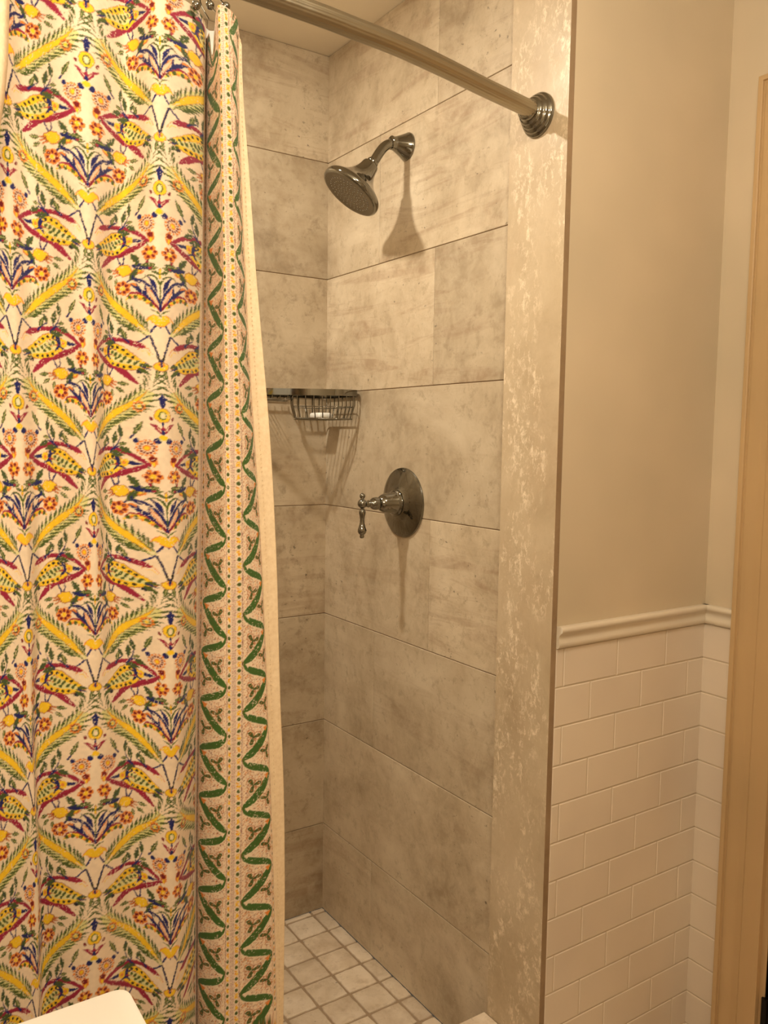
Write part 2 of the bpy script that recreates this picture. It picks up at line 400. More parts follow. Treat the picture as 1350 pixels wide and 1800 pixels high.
# ================================================================ SHOWER HEAD
SY = -.3714
t = empty('overhead_shower', (0, SY, 2.037)); tag(t, 'chrome bell-shaped shower head on bent arm on the tiled wall', 'shower head')
mb = MB(); mb.lathe([(0, .0310), (.003, .0312), (.005, .0300), (.007, .0285), (.020, .0225), (.034, .0165), (.040, .0150), (.046, .0155), (.048, .013)], (0, SY, 2.037), (-1, 0, 0), 56)
f_ = mb.build('wall_flange', MT['chrome'], t, True, 50)
mb = MB(); mb.tube(spline([(-.036, SY, 2.036), (-.052, SY, 2.032), (-.066, SY, 2.022), (-.078, SY, 2.007), (-.090, SY, 1.989), (-.095, SY, 1.982)], 6), .0112, 28); mb.build('arm', MT['chrome'], t, True, 60)
A = Vector((-.565, .141, -.814)); A.normalize()
top = Vector((-.0975, SY, 1.981))
mb = MB(); mb.lathe([(-.010, .009), (-.008, .0125), (-.004, .0140), (0, .0125), (.002, .0105)], top, A, 32); mb.build('ball_joint', MT['chrome'], t, True, 60)
H = .0885
mb = MB(); mb.lathe([(0, .0150), (.003, .0185), (.008, .0200), (.018, .0215), (.029, .0255), (.039, .0312), (.049, .0392), (.058, .0490), (.065, .0580), (.070, .0650), (.0735, .0692), (.077, .0712), (.081, .0720), (.086, .0714), (H+.001, .0690)], top, A, 72)
bell = mb.build('bell', MT['chrome'], t, True, 60)
mb = MB(); mb.lathe([(H-.002, .0685), (H+.0015, .0665), (H+.002, .058), (H+.0012, .056), (H+.0015, .030), (H+.0018, .0005)], top, A, 72, cap=False)
fc = mb.build('spray_face', MT['face'], t, True, 50); fc['label'] = 'dark round spray face with small nozzles'
mb = MB(); u_ = A.cross(Vector((0, 1, 0))).normalized(); v_ = A.cross(u_)
for rad, cnt in ((.006, 5), (.014, 10), (.022, 16), (.030, 20), (.040, 26), (.050, 32)):
    for k in range(cnt):
        an = 2*math.pi*(k+.3)/cnt; c = top+A*(H+.0012)+(u_*math.cos(an)+v_*math.sin(an))*rad
        mb.lathe([(0, .0010), (.0010, .0009), (.0013, .0005)], c, A, 8)
nz = mb.build('nozzles', MT['nozzle'], fc, True, 60); nz['kind'] = 'stuff'

# ================================================================ SHOWER VALVE
VY, VZ = -.3790, 1.2085
t = empty('shower_valve', (0, VY, VZ)); tag(t, 'round chrome shower valve plate with lever handle on the tiled wall', 'shower valve')
mb = MB(); mb.lathe([(0, .0835), (.002, .0840), (.0045, .0832), (.006, .0800), (.0085, .0740), (.016, .0480), (.020, .0360), (.022, .0330)], (0, VY, VZ), (-1, 0, 0), 96)
mb.build('valve_plate', MT['chrome'], t, True, 25)
mb = MB(); mb.lathe([(.019, .0300), (.024, .0310), (.0265, .0290), (.028, .0265), (.031, .0262), (.033, .0245), (.050, .0240), (.052, .0228), (.058, .0222), (.064, .0190), (.069, .0155), (.0705, .0140), (.072, .0142), (.076, .0150), (.081, .0152), (.087, .0140), (.092, .0108), (.095, .0084), (.098, .0078), (.100, .0088), (.102, .0078), (.108, .0066)], (0, VY, VZ), (-1, 0, 0), 56)
mb.build('valve_stem', MT['chrome'], t, True, 40)
hx = -.1165
mb = MB(); mb.sphere((hx, VY, VZ+.001), .0112)
mb.lathe([(.010, .0050), (.013, .0042), (.0145, .0055), (.018, .0068), (.0215, .0062), (.0245, .0035), (.026, .0010)], (hx, VY, VZ), (0, 0, 1), 28)
mb.lathe([(.010, .0050), (.0125, .0048), (.014, .0068), (.018, .0078), (.023, .0074), (.029, .0060), (.036, .0052), (.044, .0056), (.053, .0078), (.060, .0100), (.065, .0102), (.069, .0082), (.0715, .0052), (.073, .0048), (.075, .0055), (.078, .0052), (.0800, .0030), (.0805, .0005)], (hx, VY, VZ), (0, 0, -1), 32)
mb.build('lever_handle', MT['chrome'], t, True, 50)

# ================================================================ CORNER BASKET
t = empty('corner_basket', (-.05, -.08, 1.41)); tag(t, 'chrome wire corner basket hung in the tiled shower corner', 'basket')
def rrect(pts, r, k=5):
    out = []; n = len(pts)
    for i in range(n):
        p = Vector(pts[i]); a = (Vector(pts[i-1])-p).normalized(); b = (Vector(pts[(i+1) % n])-p).normalized()
        for j in range(k+1):
            s_ = j/k; out.append((1-s_)**2*(p+a*r)+2*s_*(1-s_)*p+s_*s_*(p+b*r))
    return out
def band(mb, loop, z0, z1, th=.0022):
    n = len(loop); V = []; Fc = []
    c = sum((Vector(p) for p in loop), Vector((0, 0)))/n
    for p in loop:
        d = (Vector(p)-c).normalized()*th
        V += [(p[0], p[1], z0), (p[0], p[1], z1), (p[0]-d.x, p[1]-d.y, z1), (p[0]-d.x, p[1]-d.y, z0)]
    for i in range(n):
        j = (i+1) % n
        for q in range(4): Fc.append((i*4+q, i*4+(q+1) % 4, j*4+(q+1) % 4, j*4+q))
    mb.add(V, Fc)
rim = rrect([(-.006, -.006), (-.006, -.186), (-.060, -.190), (-.275, -.060), (-.275, -.006)], .024)
mb = MB(); band(mb, rim, 1.4675, 1.4835); mb.build('rim_band', MT['chrome'], t, True, 50)
mb = MB()
ring3 = lambda pts, z: [(p[0], p[1], z) for p in pts]
deep = rrect([(-.010, -.010), (-.010, -.180), (-.060, -.184), (-.165, -.121), (-.115, -.010)], .018)
low = rrect([(-.016, -.014), (-.016, -.172), (-.058, -.176), (-.155, -.117), (-.108, -.014)], .016)
def closed_tube(mb, P, r, n=8): mb.tube(list(P)+[P[0]], r, n, cap=False)
closed_tube(mb, ring3(low, 1.4095), .0020); closed_tube(mb, ring3([(a[0]*.5+b[0]*.5, a[1]*.5+b[1]*.5) for a, b in zip(deep, low)], 1.440), .0012)
def poly_at(loop, s):
    P = [Vector(p) for p in loop]+[Vector(loop[0])]; L = [(P[i+1]-P[i]).length for i in range(len(P)-1)]; T = sum(L)*s
    for i, l in enumerate(L):
        if T <= l: return P[i].lerp(P[i+1], T/l if l else 0)
        T -= l
    return P[-1]
for k in range(26):
    a = poly_at(deep, k/26); b = poly_at(low, k/26)
    mb.tube([(a.x, a.y, 1.470), (a.x, a.y, 1.445), (b.x, b.y, 1.416), (b.x*.985-.001, b.y*.985-.001, 1.4095)], .0015, 6)
for k in range(1, 9):
    y = -.014-.150*k/9; x1 = -.108-.047*k/6 if y > -.117 else -.155+(-y-.117)*1.6
    mb.tube([(-.016, y, 1.4085), (x1, y, 1.4085)], .0013, 6)
mb.build('deep_basket', MT['chrome'], t, True, 60)
mb = MB()
sh = rrect([(-.125, -.012), (-.170, -.116), (-.266, -.058), (-.266, -.012)], .010)
closed_tube(mb, ring3(sh, 1.4570), .0018)
for k in range(20):
    a = poly_at(sh, k/20); mb.tube([(a.x, a.y, 1.470), (a.x, a.y, 1.457)], .0013, 6)
for k in range(1, 10):
    x = -.172-.092*k/10; y1 = -.115+(-.170-x)*.60
    mb.tube([(x, -.012, 1.4565), (x, y1, 1.4565)], .0013, 6)
mb.build('soap_tray', MT['chrome'], t, True, 60)
mb = MB(); mb.box((-.070, -.085, 1.4112), (-.028, -.030, 1.4270), 0, .006)
tag(mb.build('soap_bar', MT['white'], None, True, 60), 'small white bar of soap lying in the wire corner basket', 'soap')

# ================================================================ VANITY (corner of its top in view)
t = empty('bathroom_vanity', (-1.18, -1.85, -.02)); tag(t, 'white vanity whose rounded countertop corner shows at the lower left', 'vanity')
VZ1 = .82; VX = -.9175; VYF = -1.231
c = rrect([(VX, VYF), (-1.449, VYF), (-1.449, -2.75), (VX, -2.75)], .016, 6)
V = []; rings = [(0, VZ1-.030), (0, VZ1-.005), (.0015, VZ1-.0015), (.005, VZ1)]
ctr = Vector((-1.18, -1.9))
for ins, z in rings:
    for p in c:
        d = Vector((p[0]-ctr.x, p[1]-ctr.y)); q = Vector((p[0]-math.copysign(ins, d.x), p[1]-math.copysign(ins, d.y)))
        V.append((q.x, q.y, z))
n = len(c); Fc = [(l*n+q, l*n+(q+1) % n, (l+1)*n+(q+1) % n, (l+1)*n+q) for l in range(3) for q in range(n)]
Fc += [tuple(range(n)), tuple(3*n+q for q in range(n))[::-1]]
MB().add(V, Fc).build('countertop', MT['counter'], t, True, 40)
mb = MB(); mb.box((-1.449, -2.74, .08), (-.95, -1.245, .789), 0, .002); mb.box((-1.449, -2.72, -.02), (-1.0, -1.26, .08), 0); mb.build('cabinet_body', MT['cab'], t, True, 40)
for i in range(3):
    y1 = -1.26-.49*i; mb = MB(); mb.box((-.951, y1-.475, .11), (-.932, y1, .775), 0, .003); mb.box((-.933, y1-.42, .17), (-.929, y1-.055, .715), 0, .001)
    d = mb.build('door', MT['cab'], t, True, 40)
    MB().lathe([(0, .006), (.012, .006), (.016, .014), (.024, .013), (.027, .004)], (-.930, y1-.44, .62), (1, 0, 0), 24).build('knob', MT['chrome'], d, True, 50)

# ================================================================ CLOTHS
CS=[-0.412, -0.314, -0.285, -0.216, -0.168, -0.118, -0.0645, -0.056, -0.051, -0.0125, 0.0, 0.0125, 0.048, 0.062, 0.088]
CZ=[1.95,1.89,1.83,1.77,1.71,1.65,1.59,1.53,1.47,1.41,1.35,1.29,1.23,1.17,1.11,1.05,0.99,0.93,0.87,0.81,0.75,0.69,0.63,0.57,0.51,0.45]
CX=[[-1.0151, -1.0151, -1.0151, -1.0163, -1.017, -1.0171, -1.0173, -1.0172, -1.0167, -1.0167, -1.0169, -1.017, -1.0172, -1.0174, -1.0176, -1.0178, -1.0179, -1.0181, -1.0184, -1.0191, -1.02, -1.0216, -1.0225, -1.0225, -1.0225, -1.0225], [-0.9611, -0.9611, -0.9612, -0.9618, -0.9618, -0.9617, -0.9616, -0.9603, -0.9584, -0.957, -0.9557, -0.9545, -0.9527, -0.9507, -0.951, -0.9515, -0.9513, -0.9506, -0.9491, -0.9486, -0.9491, -0.9501, -0.9514, -0.9515, -0.9515, -0.9515], [-0.9382, -0.9382, -0.9379, -0.937, -0.9364, -0.9356, -0.9346, -0.933, -0.9313, -0.9303, -0.9295, -0.9292, -0.9294, -0.9299, -0.9334, -0.9376, -0.9395, -0.9408, -0.9395, -0.9388, -0.9389, -0.9392, -0.9396, -0.9398, -0.9398, -0.9398], [-0.8752, -0.8752, -0.8757, -0.8767, -0.8769, -0.8771, -0.8772, -0.8774, -0.8775, -0.8775, -0.8771, -0.876, -0.8755, -0.8755, -0.8759, -0.8763, -0.8771, -0.878, -0.8789, -0.8801, -0.8818, -0.8834, -0.8848, -0.8853, -0.8853, -0.8853], [-0.8174, -0.8174, -0.8182, -0.8189, -0.8198, -0.8259, -0.8342, -0.8377, -0.8407, -0.8427, -0.845, -0.8477, -0.8479, -0.846, -0.8382, -0.8278, -0.8257, -0.8259, -0.8259, -0.8259, -0.8272, -0.8287, -0.8295, -0.8302, -0.8302, -0.8302], [-0.7871, -0.7871, -0.7876, -0.7883, -0.7893, -0.7898, -0.79, -0.7896, -0.7891, -0.7878, -0.7861, -0.7836, -0.7813, -0.7791, -0.7786, -0.7789, -0.779, -0.7789, -0.779, -0.7791, -0.7802, -0.7815, -0.7828, -0.7842, -0.7843, -0.7843], [-0.7048, -0.7057, -0.7069, -0.7081, -0.7093, -0.7104, -0.7119, -0.7144, -0.7164, -0.7172, -0.7182, -0.7195, -0.7207, -0.722, -0.723, -0.7239, -0.7247, -0.7255, -0.7263, -0.7271, -0.7277, -0.7276, -0.7276, -0.728, -0.7283, -0.7283], [-0.6945, -0.6956, -0.6967, -0.697, -0.6973, -0.6976, -0.6982, -0.6992, -0.7002, -0.7014, -0.7027, -0.7043, -0.7061, -0.708, -0.7102, -0.7126, -0.7147, -0.7162, -0.7175, -0.7187, -0.7197, -0.7201, -0.7205, -0.7208, -0.7211, -0.7212], [-0.6965, -0.6971, -0.6978, -0.6981, -0.6983, -0.6981, -0.6982, -0.6988, -0.6998, -0.7014, -0.703, -0.7048, -0.7069, -0.7092, -0.7116, -0.7141, -0.7162, -0.7176, -0.7189, -0.72, -0.7211, -0.7214, -0.7218, -0.7221, -0.7225, -0.7225], [-0.7071, -0.7062, -0.7041, -0.7027, -0.7016, -0.7005, -0.6994, -0.6986, -0.6981, -0.6982, -0.6977, -0.6965, -0.6956, -0.6953, -0.6951, -0.6951, -0.695, -0.6947, -0.6947, -0.6953, -0.696, -0.697, -0.6978, -0.6985, -0.699, -0.699], [-0.7022, -0.7019, -0.7012, -0.6998, -0.6982, -0.6966, -0.6949, -0.693, -0.6912, -0.6897, -0.6882, -0.6871, -0.6862, -0.6855, -0.6847, -0.684, -0.6837, -0.684, -0.6844, -0.6849, -0.6855, -0.6862, -0.6869, -0.6872, -0.6875, -0.6875], [-0.6907, -0.6894, -0.6867, -0.6848, -0.6832, -0.6815, -0.6798, -0.678, -0.676, -0.6733, -0.6713, -0.6703, -0.6696, -0.6691, -0.6688, -0.6687, -0.6688, -0.6691, -0.6697, -0.6706, -0.6715, -0.6724, -0.6733, -0.6737, -0.6742, -0.6742], [-0.6655, -0.6666, -0.668, -0.6659, -0.6636, -0.6609, -0.6585, -0.6565, -0.6539, -0.6504, -0.647, -0.6439, -0.6408, -0.6377, -0.6351, -0.6333, -0.6316, -0.6303, -0.6289, -0.6271, -0.6253, -0.6247, -0.6242, -0.6236, -0.623, -0.6228], [-0.6611, -0.6623, -0.6634, -0.6609, -0.6583, -0.6556, -0.6531, -0.6507, -0.6481, -0.6452, -0.6419, -0.6381, -0.6351, -0.6335, -0.6317, -0.6295, -0.6277, -0.6265, -0.6251, -0.6224, -0.6198, -0.6177, -0.6156, -0.6142, -0.6129, -0.6124], [-0.6586, -0.6586, -0.6579, -0.6516, -0.6459, -0.6418, -0.6373, -0.6321, -0.6267, -0.6212, -0.6167, -0.6135, -0.6108, -0.6088, -0.6074, -0.6073, -0.6066, -0.6039, -0.6013, -0.6, -0.5987, -0.5985, -0.5984, -0.5991, -0.6002, -0.6008]]
CY=[[-0.957, -0.957, -0.957, -0.957, -0.957, -0.957, -0.957, -0.957, -0.957, -0.957, -0.957, -0.957, -0.957, -0.957, -0.957, -0.957, -0.957, -0.957, -0.957, -0.957, -0.957, -0.957, -0.957, -0.957, -0.957, -0.957], [-0.955, -0.955, -0.955, -0.955, -0.955, -0.955, -0.955, -0.955, -0.955, -0.955, -0.955, -0.955, -0.955, -0.955, -0.955, -0.955, -0.955, -0.955, -0.955, -0.955, -0.955, -0.955, -0.955, -0.955, -0.955, -0.955], [-0.936, -0.936, -0.936, -0.936, -0.936, -0.936, -0.936, -0.936, -0.936, -0.936, -0.936, -0.936, -0.936, -0.936, -0.936, -0.936, -0.936, -0.936, -0.936, -0.936, -0.936, -0.936, -0.936, -0.936, -0.936, -0.936], [-0.972, -0.972, -0.972, -0.972, -0.972, -0.972, -0.972, -0.9717, -0.9712, -0.9706, -0.9699, -0.9693, -0.9686, -0.968, -0.9674, -0.9667, -0.9663, -0.966, -0.966, -0.966, -0.966, -0.966, -0.966, -0.966, -0.966, -0.966], [-0.934, -0.934, -0.934, -0.934, -0.934, -0.934, -0.934, -0.9348, -0.9357, -0.9369, -0.9382, -0.9394, -0.9407, -0.9419, -0.9431, -0.9442, -0.9451, -0.9459, -0.946, -0.946, -0.946, -0.946, -0.946, -0.946, -0.946, -0.946], [-0.97, -0.97, -0.97, -0.97, -0.97, -0.97, -0.97, -0.9696, -0.9692, -0.9685, -0.9679, -0.9673, -0.9667, -0.9661, -0.9655, -0.9649, -0.9645, -0.9641, -0.964, -0.964, -0.964, -0.964, -0.964, -0.964, -0.964, -0.964], [-0.91, -0.91, -0.91, -0.91, -0.91, -0.91, -0.91, -0.9102, -0.9103, -0.9105, -0.9107, -0.9109, -0.9111, -0.9113, -0.9115, -0.9116, -0.9118, -0.9119, -0.912, -0.912, -0.912, -0.912, -0.912, -0.912, -0.912, -0.912], [-0.888, -0.888, -0.888, -0.888, -0.888, -0.888, -0.8883, -0.889, -0.8899, -0.8911, -0.8922, -0.8933, -0.8944, -0.8955, -0.8966, -0.8977, -0.8987, -0.8994, -0.9, -0.9, -0.9, -0.9, -0.9, -0.9, -0.9, -0.9], [-0.896, -0.896, -0.896, -0.896, -0.896, -0.896, -0.8962, -0.897, -0.8979, -0.8991, -0.9002, -0.9013, -0.9024, -0.9036, -0.9047, -0.9058, -0.9067, -0.9075, -0.908, -0.908, -0.908, -0.908, -0.908, -0.908, -0.908, -0.908], [-0.953, -0.953, -0.953, -0.953, -0.953, -0.953, -0.953, -0.9528, -0.9525, -0.9522, -0.9519, -0.9517, -0.9514, -0.9511, -0.9508, -0.9505, -0.9503, -0.9501, -0.95, -0.95, -0.95, -0.95, -0.95, -0.95, -0.95, -0.95], [-0.96, -0.96, -0.96, -0.96, -0.96, -0.96, -0.9599, -0.9592, -0.9585, -0.9575, -0.9565, -0.9555, -0.9546, -0.9536, -0.9527, -0.9518, -0.951, -0.9504, -0.95, -0.95, -0.95, -0.95, -0.95, -0.95, -0.95, -0.95], [-0.955, -0.955, -0.955, -0.955, -0.955, -0.955, -0.955, -0.9548, -0.9545, -0.9542, -0.9539, -0.9537, -0.9534, -0.9531, -0.9528, -0.9525, -0.9523, -0.9521, -0.952, -0.952, -0.952, -0.952, -0.952, -0.952, -0.952, -0.952], [-0.93, -0.93, -0.93, -0.93, -0.93, -0.93, -0.9304, -0.9317, -0.9332, -0.9351, -0.937, -0.9389, -0.9408, -0.9426, -0.9444, -0.9462, -0.9479, -0.949, -0.95, -0.95, -0.95, -0.95, -0.95, -0.95, -0.95, -0.95], [-0.922, -0.922, -0.922, -0.922, -0.922, -0.922, -0.9225, -0.9241, -0.9259, -0.9282, -0.9304, -0.9327, -0.9349, -0.9371, -0.9393, -0.9414, -0.9434, -0.9448, -0.946, -0.946, -0.946, -0.946, -0.946, -0.946, -0.946, -0.946], [-0.922, -0.922, -0.922, -0.922, -0.922, -0.922, -0.9225, -0.9238, -0.9253, -0.9272, -0.929, -0.9309, -0.9327, -0.9345, -0.9363, -0.9381, -0.9397, -0.9409, -0.942, -0.942, -0.942, -0.942, -0.942, -0.942, -0.942, -0.942]]

CZ = np.array(CZ)[::-1]; CX = np.array(CX)[:, ::-1]; CY = np.array(CY)[:, ::-1]; CS = np.array(CS)
def pchip(x, y, q):
    """monotone cubic; y (n, m) sampled at q -> (len(q), m)"""
    x = np.asarray(x, float); y = np.asarray(y, float); h = np.diff(x)[:, None]; d = np.diff(y, axis=0)/h
    mth = np.zeros_like(y); mth[0] = d[0]; mth[-1] = d[-1]
    a, b = d[:-1], d[1:]; w1 = 2*h[1:]+h[:-1]; w2 = h[1:]+2*h[:-1]
    with np.errstate(divide='ignore', invalid='ignore'): hm = (w1+w2)/(w1/a+w2/b)
    mth[1:-1] = np.where(a*b > 0, hm, 0)
    i = np.clip(np.searchsorted(x, q)-1, 0, len(x)-2); t = ((q-x[i])/(x[i+1]-x[i]))[:, None]; hh = h[i]
    return (2*t**3-3*t**2+1)*y[i]+(t**3-2*t**2+t)*hh*mth[i]+(-2*t**3+3*t**2)*y[i+1]+(t**3-t**2)*hh*mth[i+1]
def cloth_xy(S, Zq):
    """world x, y of cloth coordinate S at height Zq -> arrays (len(Z), len(S))"""
    kx = np.stack([np.interp(Zq, CZ, r) for r in CX]); ky = np.stack([np.interp(Zq, CZ, r) for r in CY])
    # smooth along z
    ker = np.hanning(61); ker /= ker.sum()
    def sm(a):
        if a.shape[1] < 200: return a
        p = np.pad(a, ((0, 0), (30, 30)), mode='edge'); p[:, :30] = 2*a[:, :1]-a[:, 30:0:-1]; p[:, -30:] = 2*a[:, -1:]-a[:, -2:-32:-1]
        return np.stack([np.convolve(r, ker, 'valid') for r in p])
    kx, ky = sm(kx), sm(ky)
    Sc = np.clip(S, CS[0], CS[-1])
    x = pchip(CS, kx, Sc).T; y = pchip(CS, ky, Sc).T
    lft = np.minimum(0, S-CS[0])[None, :]
    x = x+lft*.80; y = y+.012*np.sin(lft*48)+np.minimum(0, lft+.2)*-.1
    return x, y
def vnoise(x, y, seed):
    r = np.random.default_rng(seed).random((64, 64)); xi = np.floor(x).astype(int); yi = np.floor(y).astype(int); fx = x-xi; fy = y-yi
    fx = fx*fx*(3-2*fx); fy = fy*fy*(3-2*fy); g = lambda a, b: r[a % 64, b % 64]
    return (g(xi, yi)*(1-fx)+g(xi+1, yi)*fx)*(1-fy)+(g(xi, yi+1)*(1-fx)+g(xi+1, yi+1)*fx)*fy-.5

# ---- the printed pattern: shapes drawn once per repeat unit, looked up for every point of the cloth
PAL = [(231, 209, 181), (32, 34, 92), (148, 36, 62), (116, 26, 30), (236, 192, 38), (74, 88, 38), (214, 206, 140), (220, 132, 56), (66, 100, 40), (176, 112, 66), (40, 36, 30), (226, 190, 158), (150, 50, 90)]
CR, NA, RE, DR, YE, GR, LG, OR, VG, BR, BK, TN, PU = range(13)
class Print:
    def __init__(s, w, h, sc, half=True): s.W, s.H, s.sc, s.half = w, h, sc, half; s.c = np.zeros((int(h*sc), int(w*sc)), np.uint8)
    def _put(s, x0, y0, x1, y1, fn, col):
        H_, W_ = s.c.shape; sh = [(0, 0), (s.W/2, s.H/2)] if s.half else [(0, 0)]
        for sx, sy in sh:
            a, b = int((x0+sx)*s.sc)-1, int((x1+sx)*s.sc)+2; c, d = int((y0+sy)*s.sc)-1, int((y1+sy)*s.sc)+2
            X, Y = np.meshgrid(np.arange(a, b), np.arange(c, d)); m = fn((X+.5)/s.sc-sx, (Y+.5)/s.sc-sy)
            s.c[Y[m] % H_, X[m] % W_] = col
    def poly(s, pts, col, mir=True):
        P = np.array(pts, float)
        for sg in ((1, -1) if mir else (1,)):
            Q = P*[sg, 1]
            def fn(x, y):
                ins = np.zeros(x.shape, bool); n = len(Q)
                for i in range(n):
                    (xa, ya), (xb, yb) = Q[i], Q[i-1]
                    if ya == yb: continue
                    ins ^= ((ya > y) != (yb > y)) & (x < (xb-xa)*(y-ya)/(yb-ya)+xa)
                return ins
            s._put(Q[:, 0].min(), Q[:, 1].min(), Q[:, 0].max(), Q[:, 1].max(), fn, col)
    def stroke(s, pts, w, col, mir=True, smooth=True):
        P = np.array(pts, float); ww = np.interp(np.linspace(0, 1, len(P)), np.linspace(0, 1, len(w)), w) if isinstance(w, (list, tuple)) else np.full(len(P), float(w))
        if smooth and len(P) > 2:
            t = np.arange(len(P)); q = np.linspace(0, len(P)-1, (len(P)-1)*5+1); P = pchip(t, P, q); ww = np.interp(q, t, ww)
        for sg in ((1, -1) if mir else (1,)):
            Q = P*[sg, 1]; g = ww.max()
            def fn(x, y):
                m = np.zeros(x.shape, bool)
                for i in range(len(Q)-1):
                    a, b = Q[i], Q[i+1]; d = b-a; L = d@d+1e-9; t = np.clip(((x-a[0])*d[0]+(y-a[1])*d[1])/L, 0, 1)
                    r = (ww[i]+(ww[i+1]-ww[i])*t)/2; m |= (x-a[0]-t*d[0])**2+(y-a[1]-t*d[1])**2 < r*r
                return m
            s._put(Q[:, 0].min()-g, Q[:, 1].min()-g, Q[:, 0].max()+g, Q[:, 1].max()+g, fn, col)
    def ell(s, cx, cy, rx, ry, col, rot=0, mir=True):
        for sg in ((1, -1) if mir else (1,)):
            ca, sa = math.cos(rot*sg), math.sin(rot*sg); g = max(rx, ry)
            s._put(sg*cx-g, cy-g, sg*cx+g, cy+g, lambda x, y: (((x-sg*cx)*ca+(y-cy)*sa)/rx)**2+((-(x-sg*cx)*sa+(y-cy)*ca)/ry)**2 < 1, col)
    def leaf(s, x, y, ang, L, w, col=GR, vein=None, mir=True):
        d = np.array([math.cos(ang), math.sin(ang)]); n = np.array([-d[1], d[0]]); o = np.array([x, y])
        a, b = [], []
        for i in range(9):
            t = i/8; r = 1.15*w*math.sin(math.pi*t**.8)*(1 if i % 2 else .62); a.append(o+d*L*t+n*r); b.append(o+d*L*t-n*r)
        s.poly(a+b[::-1], col, mir)
        if vein is not None: s.stroke([o+d*L*.15, o+d*L*.85], 2.4, vein, mir)
    def rgb(s):
        lin = np.array([srgb(*p)[:3] for p in PAL])[s.c]; o = lin*0
        for a in (-1, 0, 1):
            for b in (-1, 0, 1): o += np.roll(np.roll(lin, a, 0), b, 1)
        return o/9
def main_print():
    p = Print(1020, 1492, .5)
    # feather fronds
    sp = pchip(np.arange(7), np.array([(62, 102), (108, 50), (190, -38), (285, -118), (372, -190), (440, -282), (470, -372)], float), np.linspace(0, 6, 61))
    sp2 = np.gradient(sp, axis=0); nrm = np.stack([-sp2[:, 1], sp2[:, 0]], 1); nrm /= np.linalg.norm(nrm, axis=1)[:, None]; tg = sp2/np.linalg.norm(sp2, axis=1)[:, None]
    wd = np.interp(np.linspace(0, 1, 61), [0, .1, .35, .6, .85, 1], [10, 34, 84, 90, 44, 8])
    p.poly(list((sp+nrm*wd[:, None]*.82)[:50])+list((sp-nrm*wd[:, None]*.50)[:50][::-1]), LG)
    for k in [3, 6, 9, 12, 15, 18, 21, 24, 27, 30, 33, 36, 40, 44, 48, 52, 56]:
        t = k/60
        for sd, ln, sw in ((1, 124, .95), (-1, 84, .55)):
            L = ln*np.interp(t, [0, .15, .5, 1], [.55, .9, 1, .5]); a = sp[k]+nrm[k]*sd*12
            e = a+tg[k]*L*.92+nrm[k]*sd*L*.52
            m1 = a+(e-a)*.5+tg[k]*L*.10
            p.stroke([a, m1, e], [4, 6, 4], GR); f0 = a+(e-a)*.48
            p.stroke([f0, (f0+e)/2, e], [5, random.uniform(13, 19), 4], GR, smooth=False)
            for q in (.55, .75, .93):
                b = a+(e-a)*q; p.stroke([b, b+tg[k]*14+nrm[k]*sd*16], [9, 3], GR, smooth=False)
    cw = np.interp(np.linspace(0, 1, 61), [0, .06, .16, .30, .5, .66, .8], [0, 0, 11, 19, 20, 11, 0])
    p.poly(list(sp[4:50]+nrm[4:50]*(cw[4:50, None]+3))+list((sp[4:50]-nrm[4:50]*(cw[4:50, None]+3))[::-1]), BR)
    p.poly(list(sp[4:50]+nrm[4:50]*cw[4:50, None])+list((sp[4:50]-nrm[4:50]*cw[4:50, None])[::-1]), YE)
    p.stroke(sp[0:14]+nrm[0:14]*18, 4, GR, smooth=False); p.stroke(sp[0:14]-nrm[0:14]*12, 4, GR, smooth=False); p.stroke(sp[2:12]+nrm[2:12]*3, 5, CR, smooth=False)
    # frond tip near the axis of the next column
    p.leaf(478, -350, -1.35, 85, 13, GR, LG); p.stroke([(462, -300), (478, -372)], 3, GR)
    for q in range(9): p.ell(430+random.uniform(-60, 60), -330+q*14-40, 3, 4, GR, random.random()*3)
    # stalks below the crescent
    p.stroke([(20, 28), (54, 82)], 12, NA); p.stroke([(0, 30), (0, 54)], 11, NA, False); p.stroke([(66, 112), (92, 134), (136, 166)], 11, NA)
    p.stroke([(58, 112), (40, 170), (20, 235), (5, 300)], [12, 13, 13, 12], BK); p.stroke([(58, 112), (40, 170), (20, 235)], 6, NA)
    p.stroke([(120, 205), (92, 178), (70, 196), (48, 235)], 4, OR); p.stroke([(100, 212), (80, 210), (60, 240)], 4, YE)
    p.ell(0, 312, 47, 32, BR, mir=False); p.ell(0, 312, 42, 27, YE, mir=False); p.ell(0, 300, 20, 12, OR, mir=False); p.stroke([(0, 270), (0, 312)], 11, NA, False)
    # crescent, cup leaves
    cr = [(-76, 14), (-60, -14), (-34, -28), (-12, -20), (0, 0)]; cr = cr+[(-x, y) for x, y in cr[::-1]]+[(56, 6), (38, 24), (18, 40), (0, 44), (-18, 40), (-38, 24), (-56, 6)]
    p.poly([(x*1.1, y*1.16) for x, y in cr], OR, False); p.poly(cr, YE, False)
    p.stroke([(0, -18), (18, -48), (54, -64)], [7, 12, 3], GR); p.stroke([(8, -30), (30, -48)], 5, LG)
    # red V arcs with yellow and green fringe
    arc = [(2, -60), (30, -96), (70, -140), (112, -170), (150, -176), (182, -152)]
    p.stroke([(x+4, y+20) for x, y in arc[1:]], [10, 26, 26, 22, 8], YE)
    for x, y in ((52, -96), (88, -132), (134, -148), (166, -146)): p.ell(x, y, 11, 15, GR, .5)
    for x, y in ((68, -106), (110, -134), (150, -148)): p.ell(x, y, 8, 9, OR)
    p.stroke(arc, [20, 17, 17, 17, 14, 5], RE); p.stroke(arc[:3], [16, 6, 3], DR)
    # inner petals
    p.stroke([(14, -96), (40, -150), (82, -214)], [6, 32, 10], OR); p.stroke([(16, -100), (40, -150), (78, -206)], [4, 20, 4], TN)
